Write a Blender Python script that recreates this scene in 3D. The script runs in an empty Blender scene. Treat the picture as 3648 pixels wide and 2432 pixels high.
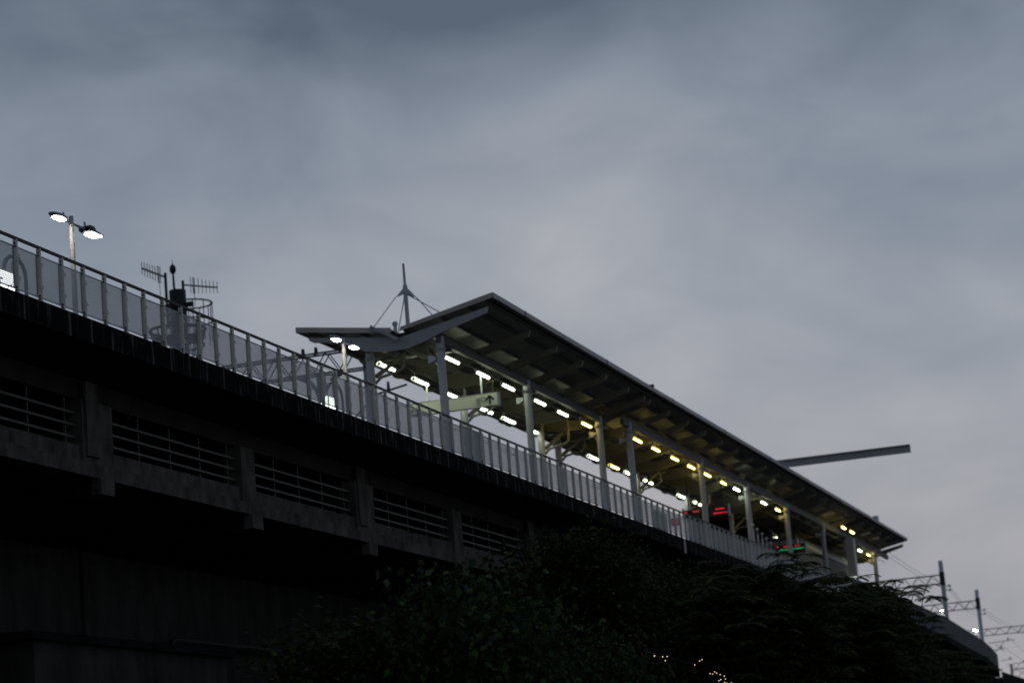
import bpy, bmesh, math, random
from mathutils import Vector, Matrix
R = math.radians
scene = bpy.context.scene
COL = scene.collection

# ------------------------------------------------------------------ camera
CAM = Vector((-45.78, -24.53, 1.6))
PIT, ROL, AZ = R(11.1835), R(-4.7819), R(16.457)
fw = Vector((math.cos(AZ)*math.cos(PIT), math.sin(AZ)*math.cos(PIT), math.sin(PIT)))
u0 = Vector((-math.cos(AZ)*math.sin(PIT), -math.sin(AZ)*math.sin(PIT), math.cos(PIT)))
r0 = fw.cross(u0)
rt = r0*math.cos(ROL) + u0*math.sin(ROL)
up = u0*math.cos(ROL) - r0*math.sin(ROL)
cd = bpy.data.cameras.new('camera'); cam = bpy.data.objects.new('camera', cd); COL.objects.link(cam)
cd.lens = 85; cd.sensor_width = 36; cd.clip_end = 3000; cd.clip_start = .5
cd.dof.use_dof = True; cd.dof.focus_distance = 53; cd.dof.aperture_fstop = 1.2; cd.dof.aperture_blades = 9
M = Matrix((rt, up, -fw)).transposed().to_4x4(); M.translation = CAM
cam.matrix_world = M
scene.camera = cam

# ------------------------------------------------------------------ sky, sun, exposure
scene.view_settings.view_transform = 'Standard'; scene.view_settings.look = 'None'
scene.view_settings.exposure = 0.0; scene.view_settings.gamma = 1.0
SUN_EL, SUN_AZ = R(2.0), R(17)          # a hidden low sun ahead, beyond the station
SUN_ROT = R(90) - SUN_AZ
w = bpy.data.worlds.new('World'); scene.world = w; w.use_nodes = True
nt = w.node_tree; nt.nodes.clear()
def N(t, typ, **kw):
    n = t.nodes.new(typ)
    for k, v in kw.items(): setattr(n, k, v)
    return n
def math_(t, op, a, b=None, clamp=False):
    n = N(t, 'ShaderNodeMath', operation=op); n.use_clamp = clamp
    for i, q in enumerate((a, b)):
        if q is None: continue
        if isinstance(q, (int, float)): n.inputs[i].default_value = q
        else: t.links.new(q, n.inputs[i])
    return n.outputs[0]
tc = N(nt, 'ShaderNodeTexCoord'); sep = N(nt, 'ShaderNodeSeparateXYZ'); nt.links.new(tc.outputs['Generated'], sep.inputs[0])
zc = math_(nt, 'MAXIMUM', sep.outputs[2], 0.0)
def cloud(scale, detail, rough, off, dist, sq):
    mp = N(nt, 'ShaderNodeMapping'); mp.inputs['Location'].default_value = off
    mp.inputs['Rotation'].default_value = (R(8), R(-6), 0); mp.inputs['Scale'].default_value = (1, 1, sq)
    nt.links.new(tc.outputs['Generated'], mp.inputs[0])
    n = N(nt, 'ShaderNodeTexNoise'); n.inputs['Scale'].default_value = scale; n.inputs['Detail'].default_value = detail
    n.inputs['Roughness'].default_value = rough; n.inputs['Distortion'].default_value = dist
    nt.links.new(mp.outputs[0], n.inputs['Vector']); return n.outputs['Fac']
n1 = cloud(4.2, 2, .45, (1.0, 1.0, 1.0), .2, 1.7); n2 = cloud(9.5, 4.5, .52, (4.1, 6.3, 8.0), .3, 1.9)
band = N(nt, 'ShaderNodeMapRange'); band.interpolation_type = 'SMOOTHSTEP'
band.inputs['From Min'].default_value = .37; band.inputs['From Max'].default_value = .19
band.inputs['To Min'].default_value = .06; band.inputs['To Max'].default_value = .64
nt.links.new(zc, band.inputs['Value'])
a = math_(nt, 'MULTIPLY', math_(nt, 'SUBTRACT', n1, .5), .85)
b = math_(nt, 'MULTIPLY', math_(nt, 'SUBTRACT', n2, .5), .75)
dt = math_(nt, 'MAXIMUM', math_(nt, 'ADD', math_(nt, 'MULTIPLY', sep.outputs[0], math.cos(SUN_AZ)), math_(nt, 'MULTIPLY', sep.outputs[1], math.sin(SUN_AZ))), 0.0)
glow = math_(nt, 'MULTIPLY', math_(nt, 'SUBTRACT', math_(nt, 'POWER', dt, 22.0), .6), .30)
fac = math_(nt, 'ADD', math_(nt, 'ADD', math_(nt, 'ADD', band.outputs[0], a), glow), math_(nt, 'ADD', b, .105), True)
ramp = N(nt, 'ShaderNodeValToRGB'); cr = ramp.color_ramp
cr.elements[0].position = 0.0; cr.elements[0].color = (.100, .134, .186, 1)
cr.elements[1].position = 1.0; cr.elements[1].color = (.468, .478, .510, 1)
e = cr.elements.new(.38); e.color = (.218, .260, .328, 1)
e = cr.elements.new(.68); e.color = (.325, .358, .414, 1)
nt.links.new(fac, ramp.inputs[0])
# low sky leans to a warmer grey
warm = N(nt, 'ShaderNodeMapRange'); warm.inputs['From Min'].default_value = .20; warm.inputs['From Max'].default_value = .04
nt.links.new(zc, warm.inputs['Value'])
mixw = N(nt, 'ShaderNodeMixRGB', blend_type='MULTIPLY'); nt.links.new(warm.outputs[0], mixw.inputs[0])
nt.links.new(ramp.outputs[0], mixw.inputs[1]); mixw.inputs[2].default_value = (.95, .915, .90, 1)
sky = N(nt, 'ShaderNodeTexSky', sky_type='NISHITA'); sky.sun_disc = False; sky.sun_elevation = SUN_EL; sky.sun_rotation = SUN_ROT
skys = N(nt, 'ShaderNodeMixRGB', blend_type='MULTIPLY'); skys.inputs[0].default_value = 1; skys.inputs[2].default_value = (.06, .06, .06, 1)
nt.links.new(sky.outputs[0], skys.inputs[1])
mixs = N(nt, 'ShaderNodeMixRGB'); mixs.inputs[0].default_value = .97
nt.links.new(skys.outputs[0], mixs.inputs[1]); nt.links.new(mixw.outputs[0], mixs.inputs[2])
bg = N(nt, 'ShaderNodeBackground'); bg.inputs[1].default_value = 1.0
nt.links.new(mixs.outputs[0], bg.inputs[0])
wo = N(nt, 'ShaderNodeOutputWorld'); nt.links.new(bg.outputs[0], wo.inputs[0])
sd = bpy.data.lights.new('sun', 'SUN'); sd.energy = .06; sd.angle = R(25); sd.color = (1, .86, .74)
so = bpy.data.objects.new('sun', sd); COL.objects.link(so)
so.rotation_euler = Vector((math.cos(SUN_EL)*math.cos(SUN_AZ), math.cos(SUN_EL)*math.sin(SUN_AZ), math.sin(SUN_EL))).to_track_quat('Z', 'Y').to_euler()

# ------------------------------------------------------------------ materials
MATS = {}
def mat(name, col, rough=.7, metal=0.0, var=.25, nscale=3.0, stretch=(1, 1, 1), bump=0.0, col2=None, spec=.4):
    m = bpy.data.materials.new(name); m.use_nodes = True; t = m.node_tree
    p = t.nodes['Principled BSDF']; p.inputs['Roughness'].default_value = rough; p.inputs['Metallic'].default_value = metal
    p.inputs['Specular IOR Level'].default_value = spec
    g = N(t, 'ShaderNodeNewGeometry'); mp = N(t, 'ShaderNodeMapping'); mp.inputs['Scale'].default_value = stretch
    t.links.new(g.outputs['Position'], mp.inputs[0])
    n = N(t, 'ShaderNodeTexNoise'); n.inputs['Scale'].default_value = nscale; n.inputs['Detail'].default_value = 6; n.inputs['Roughness'].default_value = .62
    t.links.new(mp.outputs[0], n.inputs['Vector'])
    rp = N(t, 'ShaderNodeValToRGB'); rp.color_ramp.elements[0].position = .3; rp.color_ramp.elements[1].position = .7
    c2 = col2 or tuple(c*(1-var) for c in col)
    rp.color_ramp.elements[0].color = (*c2, 1); rp.color_ramp.elements[1].color = (*col, 1)
    t.links.new(n.outputs['Fac'], rp.inputs[0]); t.links.new(rp.outputs[0], p.inputs['Base Color'])
    if bump:
        b = N(t, 'ShaderNodeBump'); b.inputs['Strength'].default_value = bump; b.inputs['Distance'].default_value = .02
        t.links.new(n.outputs['Fac'], b.inputs['Height']); t.links.new(b.outputs[0], p.inputs['Normal'])
    MATS[name] = m; return m
def emit(name, col, s):
    m = bpy.data.materials.new(name); m.use_nodes = True; t = m.node_tree; t.nodes.clear()
    e = N(t, 'ShaderNodeEmission'); e.inputs[0].default_value = (*col, 1); e.inputs[1].default_value = s
    o = N(t, 'ShaderNodeOutputMaterial'); t.links.new(e.outputs[0], o.inputs[0]); MATS[name] = m; return m

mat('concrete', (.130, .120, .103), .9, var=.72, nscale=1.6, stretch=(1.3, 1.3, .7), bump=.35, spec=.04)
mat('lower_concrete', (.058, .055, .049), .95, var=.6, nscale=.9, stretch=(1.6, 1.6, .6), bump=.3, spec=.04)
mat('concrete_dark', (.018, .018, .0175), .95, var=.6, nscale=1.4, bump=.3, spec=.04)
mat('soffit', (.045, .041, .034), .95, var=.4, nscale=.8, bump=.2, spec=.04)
mat('concrete_pale', (.18, .184, .184), .9, var=.4, nscale=.9, bump=.2, spec=.04)
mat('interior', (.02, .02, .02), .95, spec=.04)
mat('asphalt', (.035, .035, .037), .95, var=.3, nscale=4, spec=.04)
mat('platform_floor', (.12, .12, .115), .8)
mat('ballast', (.06, .055, .05), 1, var=.5, nscale=9)
mat('post_paint', (.84, .80, .70), .6, var=.3, nscale=14, bump=.1)
mat('bolt', (.012, .011, .011), .7)
mat('rail_dark', (.022, .019, .017), .55, metal=.0, var=.4, nscale=10)
mat('roof_sheet', (.46, .415, .38), .5, var=.3, nscale=1.6, stretch=(3, .5, 1))
mat('ceiling', (.62, .62, .58), .7, var=.3, nscale=.9)
mat('steel_cream', (.28, .25, .18), .5, var=.25, nscale=2)
mat('steel_grey', (.34, .345, .36), .5, var=.25, nscale=3)
mat('column_paint', (.46, .46, .47), .45, var=.18, nscale=1.4, stretch=(1, 1, .3))
mat('girder_paint', (.10, .09, .075), .6)
mat('purlin', (.06, .057, .05), .6)
mat('galv', (.46, .49, .52), .5, metal=.2, var=.3, nscale=6)
mat('ocs_post', (.66, .70, .76), .5, var=.15)
mat('ocs_grey', (.22, .235, .245), .55, var=.3, nscale=6)
mat('ocs_dark', (.05, .058, .062), .55, metal=.3, var=.3, nscale=6)
mat('tower_dark', (.010, .014, .015), .6)
mat('wire', (.03, .03, .032), .5)
mat('window_bar', (.085, .077, .06), .6, var=.3, nscale=8)
mat('sign_face', (.74, .74, .62), .5, var=.1, nscale=1.5)
mat('sign_frame', (.42, .42, .44), .4, var=.1)
mat('ink', (.012, .016, .016), .6)
mat('display_case', (.012, .012, .013), .4)
mat('pale_metal', (.55, .55, .56), .4, var=.15)
mat('bark', (.035, .028, .02), .95, var=.5, nscale=9, bump=.5)
mat('hut_wall', (.16, .155, .145), .7, var=.2)
mat('hut_band', (.5, .49, .45), .6, var=.2)
mat('screen_grey', (.16, .17, .19), .5)
def leaf_mat(name, c1, c2):
    m = bpy.data.materials.new(name); m.use_nodes = True; t = m.node_tree; p = t.nodes['Principled BSDF']
    p.inputs['Roughness'].default_value = .65; p.inputs['Specular IOR Level'].default_value = .12
    g = N(t, 'ShaderNodeNewGeometry'); rp = N(t, 'ShaderNodeValToRGB')
    rp.color_ramp.elements[0].color = (*c1, 1); rp.color_ramp.elements[1].color = (*c2, 1); q_ = rp.color_ramp.elements.new(.7); q_.color = (*(.72*a_+.28*b_ for a_, b_ in zip(c1, c2)), 1)
    t.links.new(g.outputs['Random Per Island'], rp.inputs[0]); t.links.new(rp.outputs[0], p.inputs['Base Color'])
    tr = N(t, 'ShaderNodeBsdfTranslucent'); t.links.new(rp.outputs[0], tr.inputs[0])
    mx = N(t, 'ShaderNodeMixShader'); mx.inputs[0].default_value = .25
    o = t.nodes['Material Output']; t.links.new(p.outputs[0], mx.inputs[1]); t.links.new(tr.outputs[0], mx.inputs[2]); t.links.new(mx.outputs[0], o.inputs[0])
    MATS[name] = m
leaf_mat('leaf_broad', (.011, .023, .009), (.066, .098, .026))
leaf_mat('leaf_dark', (.012, .020, .006), (.062, .075, .015))
leaf_mat('leaf_feather', (.016, .025, .006), (.120, .130, .026))
emit('tube_cool', (.88, 1.0, .72), 19.0)
emit('tube_warm', (1.0, .79, .20), 13.0)
emit('lamp_warm', (1.0, .94, .78), 50.0)
emit('lamp_cool', (.92, .97, 1.0), 45.0)
emit('led_red', (1.0, .03, .06), 1.15)
emit('led_green', (.02, .55, .20), .8)
emit('lightbox', (.93, .97, 1.0), 3.0)
emit('lightbox_green', (.86, 1.0, .88), 4.0)
emit('blue_ink', (.02, .03, .22), .6)
emit('bulb', (1.0, .72, .38), 1.1)

# stained edge beam: pale run-off streaks below the fence posts
def edge_mat():
    m = bpy.data.materials.new('edge_beam'); m.use_nodes = True; t = m.node_tree; p = t.nodes['Principled BSDF']; p.inputs['Roughness'].default_value = .95; p.inputs['Specular IOR Level'].default_value = .03
    g = N(t, 'ShaderNodeNewGeometry'); s = N(t, 'ShaderNodeSeparateXYZ'); t.links.new(g.outputs['Position'], s.inputs[0])
    n = N(t, 'ShaderNodeTexNoise'); mp = N(t, 'ShaderNodeMapping'); mp.inputs['Scale'].default_value = (7, 1, .9)
    t.links.new(g.outputs['Position'], mp.inputs[0]); t.links.new(mp.outputs[0], n.inputs['Vector']); n.inputs['Scale'].default_value = 1.0; n.inputs['Detail'].default_value = 6
    n2 = N(t, 'ShaderNodeTexNoise'); n2.inputs['Scale'].default_value = 1.7; n2.inputs['Detail'].default_value = 4; t.links.new(g.outputs['Position'], n2.inputs['Vector'])
    fr = math_(t, 'FRACT', math_(t, 'ADD', math_(t, 'DIVIDE', s.outputs[0], 1.049), 100.5))
    ds = math_(t, 'ABSOLUTE', math_(t, 'SUBTRACT', fr, .53))
    st = math_(t, 'SUBTRACT', 1.0, math_(t, 'MULTIPLY', ds, 14.0), True)
    st = math_(t, 'MULTIPLY', st, math_(t, 'MULTIPLY', math_(t, 'SUBTRACT', n2.outputs['Fac'], .36), 3.2, True), True)
    nn = math_(t, 'MULTIPLY', math_(t, 'SUBTRACT', n.outputs['Fac'], .56), 3.0, True)
    f = math_(t, 'ADD', math_(t, 'MULTIPLY', st, .8), nn, True)
    rp = N(t, 'ShaderNodeValToRGB'); rp.color_ramp.elements[0].color = (.0075, .007, .007, 1); rp.color_ramp.elements[1].color = (.15, .15, .15, 1)
    t.links.new(f, rp.inputs[0]); t.links.new(rp.outputs[0], p.inputs['Base Color']); MATS['edge_beam'] = m
edge_mat()
# perforated sheet metal: round holes punched on a triangular grid
def perf_mat():
    m = bpy.data.materials.new('perforated_sheet'); m.use_nodes = True; t = m.node_tree; p = t.nodes['Principled BSDF']
    p.inputs['Roughness'].default_value = .5; p.inputs['Base Color'].default_value = (.34, .345, .355, 1)
    c = N(t, 'ShaderNodeTexCoord'); s = N(t, 'ShaderNodeSeparateXYZ'); t.links.new(c.outputs['Object'], s.inputs[0])
    oi = N(t, 'ShaderNodeObjectInfo'); gg = N(t, 'ShaderNodeNewGeometry'); dn = N(t, 'ShaderNodeTexNoise'); dn.inputs['Scale'].default_value = 2.2; dn.inputs['Detail'].default_value = 5
    t.links.new(gg.outputs['Position'], dn.inputs['Vector'])
    vv = math_(t, 'ADD', math_(t, 'MULTIPLY', oi.outputs['Random'], .22), math_(t, 'ADD', math_(t, 'MULTIPLY', dn.outputs['Fac'], .5), .62))
    hs = N(t, 'ShaderNodeHueSaturation'); hs.inputs['Color'].default_value = (.34, .345, .355, 1); t.links.new(vv, hs.inputs['Value']); t.links.new(hs.outputs[0], p.inputs['Base Color'])
    P = .048; H = P*.866
    v = math_(t, 'DIVIDE', math_(t, 'ADD', s.outputs[2], 10*H), H)
    row = math_(t, 'FLOOR', v); vf = math_(t, 'SUBTRACT', math_(t, 'SUBTRACT', v, row), .5)
    odd = math_(t, 'MULTIPLY', math_(t, 'MODULO', row, 2.0), .5)
    uu = math_(t, 'ADD', math_(t, 'DIVIDE', math_(t, 'ADD', s.outputs[0], 10*P), P), odd)
    uf = math_(t, 'SUBTRACT', math_(t, 'FRACT', uu), .5)
    d2 = math_(t, 'ADD', math_(t, 'POWER', math_(t, 'MULTIPLY', uf, P), 2.0), math_(t, 'POWER', math_(t, 'MULTIPLY', vf, H), 2.0))
    hole = math_(t, 'LESS_THAN', d2, .0132**2)
    inx = math_(t, 'LESS_THAN', math_(t, 'ABSOLUTE', s.outputs[0]), .425)
    inz = math_(t, 'LESS_THAN', math_(t, 'ABSOLUTE', s.outputs[2]), .445)
    hole = math_(t, 'MULTIPLY', hole, math_(t, 'MULTIPLY', inx, inz))
    tr = N(t, 'ShaderNodeBsdfTransparent'); mx = N(t, 'ShaderNodeMixShader'); t.links.new(hole, mx.inputs[0])
    t.links.new(p.outputs[0], mx.inputs[1]); t.links.new(tr.outputs[0], mx.inputs[2])
    t.links.new(mx.outputs[0], t.nodes['Material Output'].inputs[0]); MATS['perforated_sheet'] = m
perf_mat()

# ------------------------------------------------------------------ helpers
class MB:
    def __init__(s): s.v = []; s.f = []; s.mi = []
    def add(s, vs, fs, mi=0):
        k = len(s.v); s.v += [tuple(q) for q in vs]; s.f += [tuple(i+k for i in f) for f in fs]; s.mi += [mi]*len(fs); return s
    def box(s, x0, x1, y0, y1, z0, z1, mi=0):
        return s.add([(x0,y0,z0),(x1,y0,z0),(x1,y1,z0),(x0,y1,z0),(x0,y0,z1),(x1,y0,z1),(x1,y1,z1),(x0,y1,z1)],
                     [(0,3,2,1),(4,5,6,7),(0,1,5,4),(1,2,6,5),(2,3,7,6),(3,0,4,7)], mi)
    def bar(s, p, q, wd, ht=None, mi=0, upv=(0, 0, 1)):
        p, q = Vector(p), Vector(q); d = (q-p).normalized(); U = Vector(upv)
        if abs(d.dot(U)) > .97: U = Vector((1, 0, 0))
        sx = d.cross(U).normalized(); sz = sx.cross(d).normalized(); ht = ht or wd
        vs = []
        for c in (p, q):
            for i, j in ((-1,-1),(1,-1),(1,1),(-1,1)): vs.append(c + sx*wd*.5*i + sz*ht*.5*j)
        return s.add(vs, [(0,1,2,3),(7,6,5,4),(0,4,5,1),(1,5,6,2),(2,6,7,3),(3,7,4,0)], mi)
    def cyl(s, p, q, r1, r2=None, n=10, mi=0, caps=True):
        p, q = Vector(p), Vector(q); r2 = r1 if r2 is None else r2
        d = (q-p).normalized(); U = Vector((0, 0, 1)) if abs(d.z) < .97 else Vector((1, 0, 0))
        a = d.cross(U).normalized(); b = d.cross(a).normalized(); vs = []
        for c, r in ((p, r1), (q, r2)):
            for i in range(n):
                t = 2*math.pi*i/n; vs.append(c + a*math.cos(t)*r + b*math.sin(t)*r)
        fs = [(i, i+n, (i+1) % n+n, (i+1) % n) for i in range(n)]
        if caps: fs += [tuple(range(n)), tuple(range(2*n-1, n-1, -1))]
        return s.add(vs, fs, mi)
    def tube(s, pts, r, n=8, mi=0):
        for p, q in zip(pts[:-1], pts[1:]): s.cyl(p, q, r, r, n, mi)
        return s
    def sphere(s, c, r, sc=(1, 1, 1), n=10, m=6, mi=0):
        vs = [(c[0], c[1], c[2]-r*sc[2])]
        for j in range(1, m):
            ph = -math.pi/2 + math.pi*j/m
            for i in range(n):
                t = 2*math.pi*i/n
                vs.append((c[0]+r*sc[0]*math.cos(ph)*math.cos(t), c[1]+r*sc[1]*math.cos(ph)*math.sin(t), c[2]+r*sc[2]*math.sin(ph)))
        vs.append((c[0], c[1], c[2]+r*sc[2])); L = len(vs)-1
        fs = [(0, 1+(i+1) % n, 1+i) for i in range(n)]
        for j in range(m-2):
            for i in range(n): fs.append((1+j*n+i, 1+j*n+(i+1) % n, 1+(j+1)*n+(i+1) % n, 1+(j+1)*n+i))
        fs += [(L, 1+(m-2)*n+i, 1+(m-2)*n+(i+1) % n) for i in range(n)]
        return s.add(vs, fs, mi)
    def prism(s, poly, axis, a, b, mi=0):
        """poly in the two other axes (in order), extruded along axis from a to b"""
        def P(u, v, w_): return {0: (w_, u, v), 1: (u, w_, v), 2: (u, v, w_)}[axis]
        n = len(poly); vs = [P(u, v, a) for u, v in poly] + [P(u, v, b) for u, v in poly]
        return s.add(vs, [tuple(range(n-1, -1, -1)), tuple(range(n, 2*n))] + [(i, (i+1) % n, (i+1) % n+n, i+n) for i in range(n)], mi)
    def mesh(s, name, mats, smooth=False, shift=(0, 0, 0)):
        me = bpy.data.meshes.new(name)
        me.from_pydata([(x-shift[0], y-shift[1], z-shift[2]) for x, y, z in s.v], [], s.f)
        for m in mats: me.materials.append(MATS[m])
        if len(mats) > 1: me.polygons.foreach_set('material_index', s.mi)
        bm = bmesh.new(); bm.from_mesh(me); bmesh.ops.recalc_face_normals(bm, faces=bm.faces); bm.to_mesh(me); bm.free()
        if smooth:
            me.polygons.foreach_set('use_smooth', [True]*len(me.polygons)); me.set_sharp_from_angle(angle=R(40))
        me.update(); return me
WL = {}
def wloc(o): return WL.get(o.name, Vector((0, 0, 0)))
def link(o, world, parent=None):
    world = Vector(world); WL[o.name] = world
    if parent: o.parent = parent; o.location = world - wloc(parent)
    else: o.location = world
    COL.objects.link(o); return o
def put(name, me, world, parent=None, rz=0):
    o = bpy.data.objects.new(name, me); link(o, world, parent)
    if rz: o.rotation_euler.z = rz
    return o
def part(name, mb, mats, parent=None, smooth=False):
    if isinstance(mats, str): mats = [mats]
    xs = [v[0] for v in mb.v]; ys = [v[1] for v in mb.v]; zs = [v[2] for v in mb.v]
    c = ((min(xs)+max(xs))/2, (min(ys)+max(ys))/2, min(zs))
    return put(name, mb.mesh(name, mats, smooth, c), c, parent)
def thing(name, loc, label, cat, group=None):
    o = bpy.data.objects.new(name, None); o.empty_display_size = .3; link(o, loc)
    return tag(o, label, cat, group)
def tag(o, label, cat, group=None):
    o['label'] = label; o['category'] = cat
    if group: o['group'] = group
    return o
def struct(o): o['kind'] = 'structure'; return o
def copy_tree(o, world, parent=None):
    c = o.copy(); link(c, world, parent); d = Vector(world) - wloc(o)
    for ch in list(o.children): copy_tree(ch, wloc(ch)+d, c)
    return c

# ------------------------------------------------------------------ ground
g = part('ground', MB().add([(-1500,-1500,0),(1500,-1500,0),(1500,1500,0),(-1500,1500,0)], [(0,1,2,3)]), 'asphalt'); struct(g)
pv = part('pavement', MB().box(-120, 400, -3.2, -.6, 0.004, .14), 'concrete'); struct(pv)

# ------------------------------------------------------------------ viaduct
SP = 1.049; BASE = 13.58
EDGE = [(-16, 0), (109, 0), (157, .05), (178, .83), (195, 1.4), (211, 2.3), (226, 3.35), (233, 4.1)]
def y0(x):
    for (a, ya), (b, yb) in zip(EDGE[:-1], EDGE[1:]):
        if x <= b: return ya + (yb-ya)*(x-a)/(b-a)
    return EDGE[-1][1]
V = thing('station_viaduct', (60, 8, 0), 'long dark concrete station viaduct with barred openings below its stained deck edge', 'viaduct')
def sweep(xs, prof):
    mb = MB(); n = len(prof); vs = []
    for x in xs:
        for y, z in prof: vs.append((x, y+y0(x), z))
    fs = []
    for k in range(len(xs)-1):
        for i in range(n):
            j = (i+1) % n; fs.append((k*n+i, k*n+j, (k+1)*n+j, (k+1)*n+i))
    fs += [tuple(range(n-1, -1, -1)), tuple((len(xs)-1)*n+i for i in range(n))]
    return mb.add(vs, fs)
XS = [-16, 30, 70, 109, 157, 168, 178, 187, 195, 203, 211, 219, 226, 233]
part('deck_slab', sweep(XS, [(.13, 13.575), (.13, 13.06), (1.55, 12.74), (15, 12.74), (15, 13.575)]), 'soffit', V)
x = -14.0; k = 0
while x < 232.9:
    x1 = min(x + 6*SP, 233)
    xs = [x+.006] + [q for q in (157, 178, 195, 211, 226) if x < q < x1] + [x1-.006]
    j = random.Random(k).uniform(-.004, .004)
    part('edge_beam', sweep(xs, [(-.14+j, 13.58), (-.14+j, 13.02), (.125, 13.02), (.125, 13.58)]), 'edge_beam', V)
    x = x1; k += 1
# window band: header, pillars, sill, ledge beam and stubs
BAY = 9.05; X0 = 6.25
cent = [X0 + BAY*k for k in range(-2, 25)]
half = [.8 if k % 2 == 0 else .47 for k in range(-2, 25)]
rnd = random.Random(4)
bar_cache = {}
for i, (cx, hw) in enumerate(zip(cent, half)):
    yo = y0(cx)
    part('pillar', MB().box(cx-hw, cx+hw, 1.37+yo, 1.9+yo, 10.735, 12.265), 'concrete', V)
    if hw > .6: part('pillar_pilaster', MB().box(cx-hw+.12, cx-.02, 1.30+yo, 1.368+yo, 10.9, 12.7), 'concrete', V)
    part('beam_stub', MB().box(cx-.36+.15, cx+.36+.15, 1.24+yo, 1.5+yo, 10.02, 10.397), 'concrete', V)
    if i+1 < len(cent):
        a, b = cx+hw, cent[i+1]-half[i+1]; ya, yb = y0(a), y0(b)
        def skew(z0, z1, f0, f1, xa, xb):
            return MB().add([(xa, f0+y0(xa), z0), (xb, f0+y0(xb), z0), (xb, f1+y0(xb), z0), (xa, f1+y0(xa), z0),
                             (xa, f0+y0(xa), z1), (xb, f0+y0(xb), z1), (xb, f1+y0(xb), z1), (xa, f1+y0(xa), z1)],
                            [(0,3,2,1),(4,5,6,7),(0,1,5,4),(1,2,6,5),(2,3,7,6),(3,0,4,7)])
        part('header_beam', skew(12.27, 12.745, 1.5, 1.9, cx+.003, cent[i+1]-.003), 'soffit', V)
        part('sill_wall', skew(10.735, 11.14, 1.46, 1.85, a+.003, b-.003), 'concrete', V)
        part('ledge_beam', skew(10.40, 10.73, 1.30, 2.0, cx+.004, cent[i+1]-.004), 'concrete', V)
        rl = bpy.data.objects.new('opening_railing', None); link(rl, ((a+b)/2, 1.6+ya, 11.14), V)
        for z in (11.34, 11.635, 11.93):
            part('bar', MB().bar((a+.02, 1.56+ya, z), (b-.02, 1.56+yb, z), .05, .055), 'window_bar', rl)
        n = 4
        for q in range(n+1):
            xm = a+.06+(b-a-.5)*q/n
            part('mullion', MB().bar((xm, 1.60+y0(xm), 11.14), (xm, 1.60+y0(xm), 12.27), .035, .035), 'window_bar', rl)
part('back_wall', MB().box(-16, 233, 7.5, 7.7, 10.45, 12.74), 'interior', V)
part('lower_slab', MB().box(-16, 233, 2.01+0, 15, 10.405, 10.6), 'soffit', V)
for k in range(-2, 25):
    cx = X0+BAY*k+.15
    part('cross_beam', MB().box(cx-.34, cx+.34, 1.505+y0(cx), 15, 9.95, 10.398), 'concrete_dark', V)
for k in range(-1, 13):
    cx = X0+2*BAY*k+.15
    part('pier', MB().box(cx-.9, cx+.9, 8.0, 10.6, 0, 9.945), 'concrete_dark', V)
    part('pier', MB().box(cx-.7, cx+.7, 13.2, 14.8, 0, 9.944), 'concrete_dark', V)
# lower wall, service pipe and small plant room under the deck
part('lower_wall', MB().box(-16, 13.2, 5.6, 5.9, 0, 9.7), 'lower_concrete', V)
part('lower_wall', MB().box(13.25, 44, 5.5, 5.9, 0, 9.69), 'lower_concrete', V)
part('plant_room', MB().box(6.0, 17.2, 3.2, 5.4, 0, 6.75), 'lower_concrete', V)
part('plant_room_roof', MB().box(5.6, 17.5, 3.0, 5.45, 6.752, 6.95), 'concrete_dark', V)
part('dark_backdrop', MB().box(108.5, 160, 9.85, 10.0, 13.58, 21.12), 'lower_concrete', V)  # added dark sheet standing in for the dim station interior behind the far canopy
part('service_pipe', MB().tube([(17.9, 5.2, .2), (17.9, 5.2, 7.25), (18.0, 5.2, 7.42), (18.25, 5.2, 7.5), (30, 5.2, 7.5)], .07), 'rail_dark', V, True)
part('downpipe', MB().cyl((61.4, -.22, 12.85), (61.4, -.22, 13.5), .05), 'pale_metal', V, True)
part('parapet', sweep([109.6, 140, 157, 168, 178, 187, 195, 203, 211, 219, 226, 233], [(-.12, 13.585), (.1, 13.585), (.1, 15.15), (-.12, 15.15)]), 'concrete_pale', V)
part('platform', MB().box(-14, 225, 4.4, 9.6, 13.58, 13.95), 'platform_floor', V)
for y in (10.8, 11.87, 15-1.8, 15-.73): part('rail', MB().box(-16, 233, y-.035, y+.035, 13.58, 13.75), 'rail_dark', V)
# hanging cables at the pillars
for cx in (X0, X0+18.1, X0+36.2):
    for q, (dx, sg) in enumerate(((.55, 1), (2.3, -1))):
        pts = [(cx+dx+sg*.55*(t*t), 1.42, 12.72-.62*t) for t in (0, .25, .5, .75, 1)]
        part('loose_cable', MB().tube(pts, .012, 5), 'bolt', V)

# narrower viaduct running on behind
V2 = thing('rail_viaduct', (330, 9, 0), 'dark narrow rail viaduct running on beyond the end of the wide deck', 'viaduct')
part('deck', MB().box(243.2, 470, 4.75, 15, 11.9, 13.4), 'concrete_dark', V2)
part('parapet', MB().box(243, 470, 4.6, 4.745, 12.2, 14.0), 'concrete_dark', V2)
for k in range(6): part('pier', MB().box(250+38*k, 252.5+38*k, 8, 11.5, 0, 11.895), 'concrete_dark', V2)
ld = thing('access_ladder', (239.5, 4.5, 10.5), 'thin steel ladder fixed beside the end of the pale parapet', 'ladder')
for dy in (0, .55): part('stile', MB().bar((239.5, 4.3+dy, 9), (239.5, 4.3+dy, 14.3), .05), 'ocs_dark', ld)
for k in range(13): part('rung', MB().bar((239.5, 4.3, 9.3+.4*k), (239.5, 4.85, 9.3+.4*k), .04), 'ocs_dark', ld)

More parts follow.
